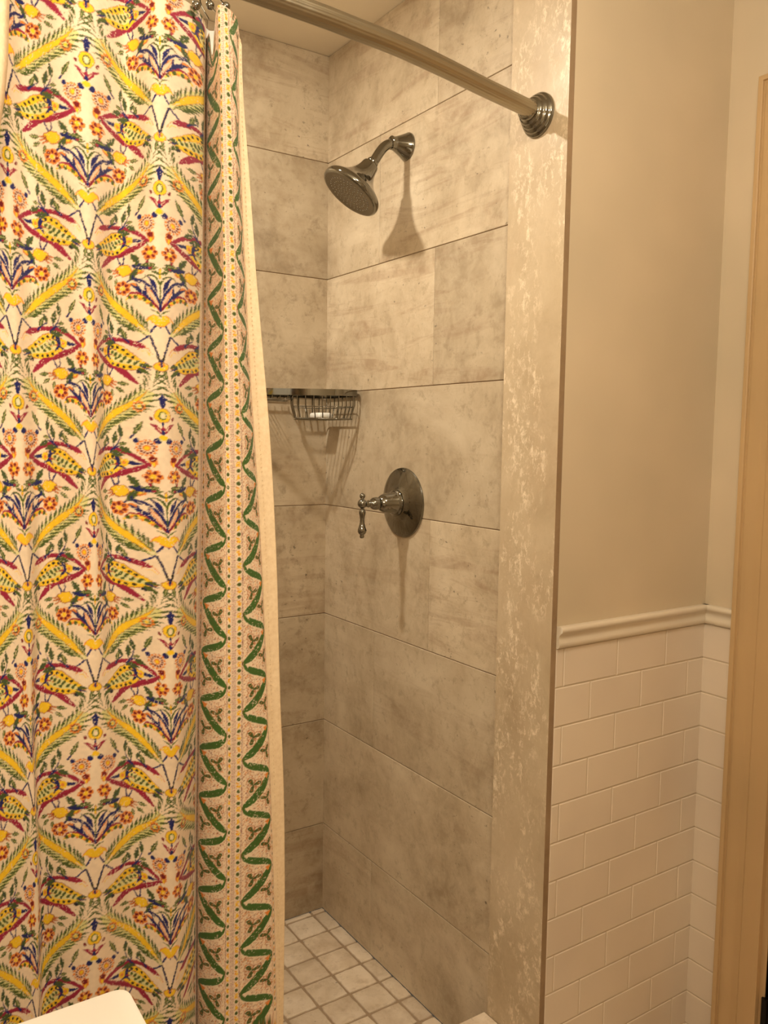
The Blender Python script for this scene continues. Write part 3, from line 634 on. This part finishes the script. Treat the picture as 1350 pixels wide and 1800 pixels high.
    p.stroke([(120, -212), (150, -236), (176, -232)], [6, 18, 6], OR)
    # navy sprays
    p.stroke([(0, -62), (0, -130)], 15, NA, False)
    p.stroke([(2, -100), (26, -160), (62, -218), (108, -258), (150, -268), (190, -240)], [14, 17, 18, 17, 15, 9], NA)
    p.stroke([(18, -176), (38, -232), (70, -284)], [6, 30, 5], NA); p.stroke([(60, -268), (84, -290)], [8, 4], NA)
    p.stroke([(42, -108), (78, -158), (116, -196), (168, -236)], [6, 22, 24, 5], NA); p.stroke([(82, -168), (82, -224)], [20, 4], NA); p.stroke([(112, -190), (130, -238)], [16, 4], NA)
    p.stroke([(150, -262), (136, -306)], [10, 6], NA); p.stroke([(188, -240), (214, -250)], [9, 5], NA)
    # green tulip
    p.stroke([(0, -96), (0, -240)], [5, 12], GR, False); p.stroke([(2, -230), (24, -272), (60, -290), (100, -268)], [16, 13, 9, 4], GR); p.stroke([(6, -225), (30, -262)], 4, LG)
    p.ell(0, -300, 9, 36, BR, mir=False); p.ell(0, -300, 6, 31, YE, mir=False)
    # small orange flower on the spray
    p.ell(122, -318, 34, 20, OR); p.ell(122, -326, 26, 14, YE); p.stroke([(98, -318), (122, -300), (148, -320)], 4, BR); p.leaf(76, -330, 3.3, 66, 15, GR, LG)
    # winged birds / fish motif
    bd = [(334, 232), (312, 200), (276, 176), (236, 172), (196, 186), (160, 218), (120, 258), (72, 300), (66, 318), (100, 330), (150, 340), (204, 338), (246, 322), (288, 296), (322, 264)]
    p.poly([(208+(x-208)*1.06, 256+(y-256)*1.08) for x, y in bd], BR); p.poly(bd, YE)
    p.poly([(276, 214), (244, 206), (206, 232), (160, 262), (96, 300), (110, 316), (170, 304), (230, 292), (282, 262)], LG)
    for x, y, a in ((262, 228, 13), (240, 240, 17), (214, 252, 18), (186, 262, 18), (160, 282, 17), (132, 296, 14), (236, 268, 11), (204, 284, 11), (104, 310, 12), (120, 282, 9)): p.ell(x, y, a, 9, GR, 1.0)
    for x, y in ((226, 222), (250, 252), (190, 240), (150, 268)): p.ell(x, y, 5, 5, OR)
    for x, y in ((262, 190), (228, 192), (196, 208), (170, 234), (144, 254)): p.ell(x, y, 9.5, 10, BK)
    for x, y in ((256, 302), (224, 314), (190, 320), (156, 322)): p.ell(x, y, 9.5, 9.5, BK)
    p.ell(244, 210, 10, 5, RE); p.ell(218, 300, 10, 4, OR)
    p.poly([(436, 222), (350, 184), (322, 214), (328, 250), (352, 270)], CR)
    p.ell(326, 226, 25, 27, YE); p.ell(326, 226, 10, 12, OR)
    p.stroke([(276, 176), (294, 204), (298, 238), (274, 280)], [8, 24, 24, 8], NA); p.stroke([(296, 216), (256, 198)], [16, 5], NA); p.stroke([(296, 246), (336, 268)], [15, 6], NA); p.stroke([(292, 240), (258, 246)], [12, 4], RE)
    p.poly([(414, 226), (350, 210), (346, 236), (384, 240)], NA)
    p.stroke([(84, 192), (112, 176), (150, 160), (200, 142), (262, 138), (330, 154), (384, 186), (438, 234)], [10, 36, 36, 28, 30, 30, 26, 22], RE)
    p.stroke([(440, 226), (380, 268), (330, 292), (284, 318), (252, 334)], [20, 34, 38, 30, 14], RE); p.stroke([(246, 330), (200, 352), (166, 384), (124, 428)], [18, 40, 38, 16], RE)
    p.stroke([(140, 170), (200, 150), (262, 145), (330, 160)], 4, DR); p.stroke([(380, 274), (320, 302), (270, 330)], 4, DR)
    p.stroke([(96, 318), (56, 336)], [16, 4], NA); p.ell(88, 306, 20, 13, NA, .4); p.ell(112, 350, 17, 14, BK); p.stroke([(112, 346), (80, 368)], [9, 3], NA); p.leaf(120, 326, 2.5, 80, 14, GR); p.leaf(110, 300, 2.9, 66, 11, GR)
    # thistle-like navy sprig
    p.stroke([(432, 240), (446, 300), (440, 410)], [5, 7, 7], GR); p.leaf(440, 262, 1.5, 96, 18, GR, LG)
    p.poly([(346, 386), (392, 374), (456, 400), (456, 418), (396, 420), (358, 406)], NA); p.stroke([(452, 408), (438, 370), (424, 328)], [20, 14, 5], RE)
    p.leaf(392, 378, -2.2, 86, 21, GR, NA); p.leaf(384, 412, 2.1, 88, 21, GR, NA)
    # V legs, yellow tulip
    p.stroke([(300, 322), (302, 360), (288, 398)], [6, 10, 12], NA); p.stroke([(258, 336), (290, 398)], [8, 13], NA)
    p.poly([(350, 404), (330, 380), (290, 384), (256, 402), (246, 424), (270, 452), (306, 468), (340, 452), (356, 430)], BR); p.poly([(346, 406), (328, 386), (292, 390), (262, 406), (252, 424), (274, 446), (306, 460), (336, 447), (350, 430)], YE)
    for a, b in (((264, 424), (224, 428)), ((268, 436), (232, 448)), ((278, 448), (246, 468))): p.stroke([a, b], [14, 8], DR); p.stroke([a, b], [6, 4], OR)
    p.leaf(226, 430, -.15+math.pi, 66, 15, GR, LG); p.leaf(232, 462, 2.5, 62, 14, GR, LG); p.leaf(262, 476, 1.75, 58, 12, GR, LG)
    # thistle-like navy sprig
    p.stroke([(432, 240), (446, 300), (440, 410)], [4, 6, 6], GR); p.leaf(440, 262, 1.5, 90, 15, GR, LG)
    p.poly([(352, 388), (392, 376), (452, 402), (452, 416), (396, 416), (362, 404)], NA); p.stroke([(452, 408), (438, 370), (424, 328)], [18, 12, 4], RE)
    p.leaf(392, 378, -2.2, 74, 17, GR, NA); p.leaf(384, 412, 2.1, 78, 17, GR, NA)
    p.stroke([(358, 462), (374, 490), (400, 506)], [13, 11, 8], NA); p.leaf(460, 430, .4, 60, 12, GR)
    # round red flower
    def rosette(x, y, r, n=7, c1=DR, c2=OR, mir=True):
        for q in range(n):
            an = 2*math.pi*q/n; p.ell(x+r*.66*math.cos(an), y+r*.66*math.sin(an), r*.36, r*.36, c2, mir=mir)
        for q in range(n):
            an = 2*math.pi*(q+.2)/n; p.ell(x+r*.6*math.cos(an), y+r*.6*math.sin(an), r*.23, r*.19, c1, an, mir)
        p.ell(x, y, r*.30, r*.30, YE, mir=mir)
    rosette(208, -206, 50)
    # central finial column
    p.poly([(0, 492), (13, 514), (32, 528), (17, 536), (18, 560), (8, 588), (0, 592), (-8, 588), (-18, 560), (-17, 536), (-32, 528), (-13, 514)], NA, False)
    p.ell(0, 638, 48, 50, BR, mir=False); p.ell(0, 638, 44, 46, YE, mir=False); p.ell(0, 638, 24, 30, GR, mir=False); p.ell(0, 638, 17, 23, LG, mir=False); p.ell(0, 640, 9, 15, CR, mir=False)
    p.stroke([(0, 684), (0, 706)], 12, NA, False); p.ell(62, 660, 8, 15, DR, .4)
    p.poly([(0, 772), (-20, 758), (-46, 724), (-74, 692), (-40, 700), (-14, 728), (0, 706), (14, 728), (40, 700), (74, 692), (46, 724), (20, 758)], RE, False)
    p.stroke([(12, 744), (34, 716)], [8, 3], TN); p.ell(0, 752, 12, 17, NA, mir=False)
    p.poly([(-36, 800), (-14, 772), (0, 768), (14, 772), (36, 800), (0, 806)], YE, False); p.ell(32, 812, 21, 20, NA); p.stroke([(30, 790), (10, 812)], 5, LG)
    for q in range(13):
        an = 2*math.pi*q/13; p.ell(82+44*math.cos(an), 862+50*math.sin(an), 7, 9, OR, an); p.ell(82+31*math.cos(an+.2), 862+35*math.sin(an+.2), 8, 6, DR, an)
        p.ell(82+52*math.cos(an+.15), 862+58*math.sin(an+.15), 3, 3, RE)
    p.ell(82, 862, 19, 22, OR); p.ell(82, 862, 11, 13, YE)
    p.ell(130, 816, 14, 17, NA)
    p.poly([(36, 922), (62, 914), (84, 930), (72, 962), (54, 996), (34, 968)], OR); p.poly([(40, 926), (62, 918), (80, 932), (66, 956), (44, 954)], DR); p.ell(56, 972, 7, 15, YE)
    rosette(58, 1056, 48, 6)
    p.leaf(26, 1134, .02, 92, 16, GR, LG); p.leaf(118, 1120, .5, 30, 8, GR)
    for q in range(14): p.ell(-120+q*18.5, 1168+4*math.sin(q), 2.6, 2.2, GR, mir=False)
    # side rosette and sprigs
    for q in range(9):
        an = 2*math.pi*q/9; p.ell(116+27*math.cos(an), 584+29*math.sin(an), 9, 9, OR); p.ell(116+20*math.cos(an), 584+21*math.sin(an), 5, 5, DR)
    p.ell(116, 584, 9, 9, YE)
    p.stroke([(262, 908), (238, 878), (206, 862)], [16, 13, 8], NA); p.stroke([(238, 880), (212, 830), (198, 782)], [10, 7, 4], NA); p.stroke([(236, 884), (250, 830)], [9, 4], NA)
    p.leaf(244, 850, -1.75, 92, 18, GR, NA); p.leaf(200, 800, -1.45, 90, 15, GR, NA); p.leaf(206, 868, 2.6, 70, 20, GR, NA)
    p.leaf(262, 905, 2.9, 84, 22, GR, NA); p.leaf(282, 848, -1.2, 60, 15, GR, NA); p.leaf(172, 840, .2, 50, 13, GR, LG)
    p.leaf(140, 790, -1.05+math.pi*0, 8, 3, NA); p.stroke([(156, 800), (130, 760), (112, 700)], [11, 8, 3], NA); p.leaf(142, 776, -2.0, 106, 16, GR, LG)
    p.stroke([(344, 900), (318, 872), (282, 850)], [15, 12, 8], NA); p.leaf(330, 880, -1.9, 70, 17, GR, LG); p.leaf(344, 806, -1.3, 40, 9, GR)
    return p
def border_print():
    # millimetres; x from the band's centre line, one zigzag repeat of 70.2 mm
    Hh = 70.2; p = Print(132, Hh, 4, half=False)
    class Q:
        def __getattr__(s, k):
            f = getattr(p, k)
            return f
    def X(pts, sg, off): return [(66+sg*x, y+off) for x, y in pts]
    rr = random.Random(5)
    for sg, off in ((1, 14.0), (-1, 44.0)):
        for _ in range(560):                                             # scribbled ground of the vine strip
            x, y = rr.uniform(12.5, 49.5), rr.uniform(0, Hh); a = rr.uniform(0, 6.28)
            p.stroke(X([(x, y), (x+1.5*math.cos(a), y+1.8*math.sin(a))], sg, 0), rr.choice((.5, .7)), rr.choice((OR, BR, BR, TN, DR)), False)
        vine = [(13.0, 0), (17, 5.5), (25, 11.5), (36, 16.5), (44, 20.5), (48, 24.5), (44.5, 31), (37, 42), (29, 54), (20, 63), (14, 68), (13.0, 70.2)]
        wv = [4, 7.5, 9.6, 9.6, 8, 5, 8, 10, 10.4, 10, 6.4, 4]
        p.stroke(X(vine, sg, off), [v+2.4 for v in wv], CR, False); p.stroke(X(vine, sg, off), wv, VG, False)
        p.stroke(X([(17, 6.5), (25, 12.5), (36, 17.5)], sg, off), .5, GR, False); p.stroke(X([(43, 34), (35, 46), (27, 57)], sg, off), .5, GR, False)
        for cx, cy, flip in ((24.5, 38.5, 1), (42, 62.0, -1)):             # trefoils with circled lobes
            for a in (-.25, 1.9, 4.15):
                a = a if flip > 0 else math.pi-a
                dx, dy = math.cos(a)*5.2, math.sin(a)*6.2
                for q in range(20):
                    b = 6.283*q/20; p.stroke(X([(cx+dx*1.15+4.7*math.cos(b), cy+dy*1.15+5.8*math.sin(b)), (cx+dx*1.15+4.7*math.cos(b+.32), cy+dy*1.15+5.8*math.sin(b+.32))], sg, off), .8, BR, False)
                p.stroke(X([(cx, cy), (cx+dx*.6, cy+dy*.6), (cx+dx*1.35, cy+dy*1.35)], sg, off), [1.0, 4.0, 5.2], GR, False); p.ell(66+sg*(cx+dx*1.15), cy+dy*1.15+off, .8, .9, BR, mir=False)
        p.poly(X([(14.5, 70.2-.4), (24, 66.8), (18, 76)], sg, off), CR, False); p.poly(X([(47, 24.6), (38, 26.5), (42, 33)], sg, off), OR, False)
        for lx, c, w_ in ((10.6, DR, .6), (11.9, BR, .4), (50.4, BR, .5), (51.8, BR, .4), (60.2, DR, .5), (61.8, BR, .4)):
            for q in range(48): p.stroke(X([(lx, q*1.4625), (lx, q*1.4625+.95)], sg, 0), w_, c, False)
        for q in range(4):
            y = q*17.55+(4 if sg > 0 else 9)
            p.poly([(66+sg*6.8+dx*2.5, y+dy*2.8) for dx, dy in ((-1, 0), (-.5, -.8), (0, -1), (.6, -.8), (1, 0), (.5, .9), (0, 1), (-.6, .8))], GR, False)
            for _ in range(15): p.ell(66+sg*(6.8+rr.uniform(-1.9, 1.9)), y+8.8+rr.uniform(-3.2, 3.2), .9, 1.0, rr.choice((YE, YE, OR)), mir=False)
            for xx in (4.3, 9.2):
                for d in (-4.5, 4.5): p.ell(66+sg*xx, y+d, .5, .6, BR, mir=False)
            p.ell(66+sg*56, y+3, 2.0, 2.3, GR, mir=False)
            for _ in range(14): p.ell(66+sg*(56+rr.uniform(-2.6, 2.6)), y+11.5+rr.uniform(-3.4, 3.4), .8, .9, rr.choice((OR, BR, YE)), mir=False)
    for q in range(30):
        for xx in (-1.9, .1, 2.1): p.stroke([(66+xx-.5, q*2.34+(.3 if xx < 0 else 0)), (66+xx+.6, q*2.34+.5)], .75, PU if q % 2 else DR, False)
    return p
PM, PB = main_print().rgb(), border_print().rgb()
def colour(S, Zq):
    """linear colour of the cloth at S x Z"""
    Sg, Zg = np.meshgrid(S, Zq)
    jx = vnoise(Sg*700, Zg*700, 1)*.0013; jz = vnoise(Sg*700, Zg*700, 2)*.0013
    u = (Sg+jx+.216)/.098
    # block-printed columns drift a little in spacing
    z0 = np.interp(u, [-1, 0, 1], [1.5173+.1413, 1.6431, 1.7885-.1413]); pr = np.interp(u, [-1, 0, 1], [.2815, .2707, .2820])
    v = (z0-(Zg+jz))/pr
    H_, W_ = PM.shape[:2]
    c = PM[(np.floor(v*H_).astype(int)) % H_, (np.floor(u*.5*W_).astype(int)) % W_]
    sb = (Sg+jx*.6)*1000+66; H2, W2 = PB.shape[:2]
    vb = (.8442-(Zg+jz*.6))/.0702
    cb = PB[(np.floor(vb*H2).astype(int)) % H2, np.clip((sb*4).astype(int), 0, W2-1)]
    c = np.where((Sg > -.0645)[..., None], cb, c)
    base = np.array(srgb(*PAL[0])[:3]); dr = np.clip((vnoise(Sg*760, Zg*760, 8)+.35*vnoise(Sg*130, Zg*130, 9)-.33)*6, 0, .65)[..., None]
    c = c*(1-dr)+base*dr
    f = 1+.10*vnoise(Sg*260, Zg*260, 3)+.06*vnoise(Sg*60, Zg*60, 4); return np.clip(c*f[..., None], 0, 1)
def sheet(name, S, Zq, mat_, parent, printed=True, off=0.0):
    x, y = cloth_xy(S, Zq); Sg, Zg = np.meshgrid(S, Zq)
    y = y+.0022*vnoise(Sg*28, Zg*5+3, 6)+.0012*vnoise(Sg*80, Zg*22, 7)+off
    dip = .014*np.exp(-((Sg+.052)/.012)**2)+.052*np.exp(-((Sg+.030)/.009)**2)+.010*np.exp(-((Sg+.12)/.03)**2)+.012*np.clip(Sg-.035, 0, 1)/.03
    Zg = Zg-dip*np.clip((Zg-1.80)/.115, 0, 1)**2
    nz, ns = x.shape; co = np.stack([x, y, Zg], -1).reshape(-1, 3).astype(np.float32)
    i = np.arange((nz-1)*(ns-1)); a = (i//(ns-1))*ns+i % (ns-1)
    q = np.stack([a, a+1, a+ns+1, a+ns], 1).astype(np.int32).ravel()
    me = bpy.data.meshes.new(name); me.vertices.add(len(co)); me.vertices.foreach_set('co', co.ravel())
    me.loops.add(len(q)); me.loops.foreach_set('vertex_index', q); me.polygons.add(len(i)); me.polygons.foreach_set('loop_start', (np.arange(len(i))*4).astype(np.int32))
    try: me.polygons.foreach_set('loop_total', np.full(len(i), 4, np.int32))
    except Exception: pass
    me.update(calc_edges=True); me.polygons.foreach_set('use_smooth', np.ones(len(i), bool))
    if printed:
        at_ = me.color_attributes.new('print', 'FLOAT_COLOR', 'POINT'); c = colour(S, Zq).reshape(-1, 3)
        at_.data.foreach_set('color', np.concatenate([c, np.ones((len(c), 1))], 1).astype(np.float32).ravel())
    me.materials.append(mat_); me.validate()
    o = bpy.data.objects.new(name, me); COL.objects.link(o)
    if parent: o.parent = parent; o.matrix_parent_inverse = Matrix.Translation(-Vector(parent.location))
    return o
m = mat('printed_cotton', (236, 212, 184), .85, 0, .2); n = NT(m)
n.l(n.n('ShaderNodeVertexColor', layer_name='print').outputs[0], n.b.inputs['Base Color'])
tc = n.n('ShaderNodeTexCoord').outputs['Object']; n.bump(n.math('ADD', n.noise(n.mapping(tc, scale=(1, 1, .5)), 900, 2), n.noise(n.mapping(tc, scale=(1, 1, .4)), 45, 3)), .25, .0012)
n.b.inputs['Sheen Weight'].default_value = .15
MT['print'] = m
m = mat('cream_cotton', (238, 214, 178), .9, 0, .2); n = NT(m); tc = n.n('ShaderNodeTexCoord').outputs['Object']
n.l(n.ramp(n.noise(tc, 160, 3), [(.3, srgb(230, 205, 168)), (.7, srgb(242, 220, 186))]), n.b.inputs['Base Color']); n.bump(n.noise(tc, 300, 3), .3, .0015); MT['cream'] = m
t = empty('shower_curtain', (-1.0, -.95, 1.91)); tag(t, 'block-printed cotton shower curtain with birds, feathers and green zigzag border', 'curtain')
ztop = 1.915
Zf = np.concatenate([np.arange(.10, .50, .01), np.arange(.50, ztop, .0010)])
sheet('printed_panel', np.concatenate([np.arange(-.72, -.42, .004), np.arange(-.42, -.0643, .0010)]), Zf, MT['print'], t)
sheet('border_band', np.concatenate([np.arange(-.0645, .0622, .00085)]), Zf, MT['print'], t)['label'] = 'border band with green zigzag ribbons and rows of dots'
hm = sheet('hem', np.arange(.0615, .0885, .0012), np.arange(.10, ztop-.006, .004), MT['cream'], t, False, .0006); hm['label'] = 'plain cream stitched hem'
md = hm.modifiers.new('thick', 'SOLIDIFY'); md.thickness = .0025; md.offset = 0
mb = MB(); Zs = np.arange(.12, ztop-.02, .0062); x, y = cloth_xy(np.array([.0712]), Zs)
for k in range(len(Zs)): mb.tube([(x[k, 0], y[k, 0]-.0012, Zs[k]), (x[k, 0]+.0002, y[k, 0]-.0022, Zs[k]+.0014), (x[k, 0], y[k, 0]-.0012, Zs[k]+.0028)], .0004, 5)
s_ = mb.build('stitching', MT['cream'], hm, True, 60); s_['kind'] = 'stuff'
# cream cloth at the far left, hanging over the rod in front of the curtain
ed = [(1.99, -.952), (1.90, -.957), (1.8286, -.9629), (1.7687, -.966), (1.7259, -.971), (1.7072, -.9743), (1.6828, -.978), (1.60, -.99), (1.52, -1.0)]
V = []; Fc = []; NS = 40
zz = np.linspace(1.52, 1.985, 70)
for z in zz:
    xe = float(np.interp(z, [e[0] for e in ed[::-1]], [e[1] for e in ed[::-1]]))
    for k in range(NS):
        f = k/(NS-1); V.append((xe-f*.30, -.998-.010*math.cos(f*11)*(1 if f > .0 else 0)-.004*math.sin(z*9+f*6)+.010, z))
for i in range(len(zz)-1):
    for k in range(NS-1): Fc.append((i*NS+k, i*NS+k+1, (i+1)*NS+k+1, (i+1)*NS+k))
o = obj('hanging_cloth', V, Fc, MT['cream']); md = o.modifiers.new('thick', 'SOLIDIFY'); md.thickness = .004; md.offset = 0
tag(o, 'plain cream cloth edge hanging at the far upper left in front of the printed curtain', 'cloth')
# white liner behind the curtain
V = []; Fc = []; NS = 60; zz = np.linspace(.2, 1.925, 40)
for z in zz:
    for k in range(NS):
        f = k/(NS-1); V.append((-.673-(1.926-z)*.10*(z < 1.926)-f*.13, -.866+.004*math.sin(f*30), z))
for i in range(len(zz)-1):
    for k in range(NS-1): Fc.append((i*NS+k, i*NS+k+1, (i+1)*NS+k+1, (i+1)*NS+k))
o = obj('shower_liner', V, Fc, MT['white']); md = o.modifiers.new('thick', 'SOLIDIFY'); md.thickness = .001
tag(o, 'white shower liner showing in the gap behind the curtain top', 'shower liner')
# hooks
HK = [(-.6925, -.949, 1.9165, 'curtain hook holding the zigzag border corner, nearest the shower head'), (-.7085, -.935, 1.9190, 'middle of the three chrome curtain hooks, in the gap of the fold'), (-.7325, -.948, 1.9070, 'chrome curtain hook at the fold left of the gap')]
for x, y, z, lab in HK:
    ry = float(np.interp(x, [q[0] for q in rp[::-1]], [q[1] for q in rp[::-1]]))
    t = empty('curtain_hook', (x, y, z)); tag(t, lab, 'curtain hook', 'ball hooks on the curtain rod')
    mb = MB(); P = [(x, y, z+.004)]
    for k in range(15):
        a = -1.9+k*(4.6/14); P.append((x, ry-math.cos(a)*.0185, RZ+.0005+math.sin(a)*.0185))
    P += [(x, ry+.016, RZ-.028), (x, y+.003, z-.014)]
    mb.tube(spline(P, 4), .0011, 8); mb.build('wire', MT['chrome'], t, True, 60)
    MB().sphere((x, y-.001, z+.002), .0056).build('bead', MT['chrome'], t, True)
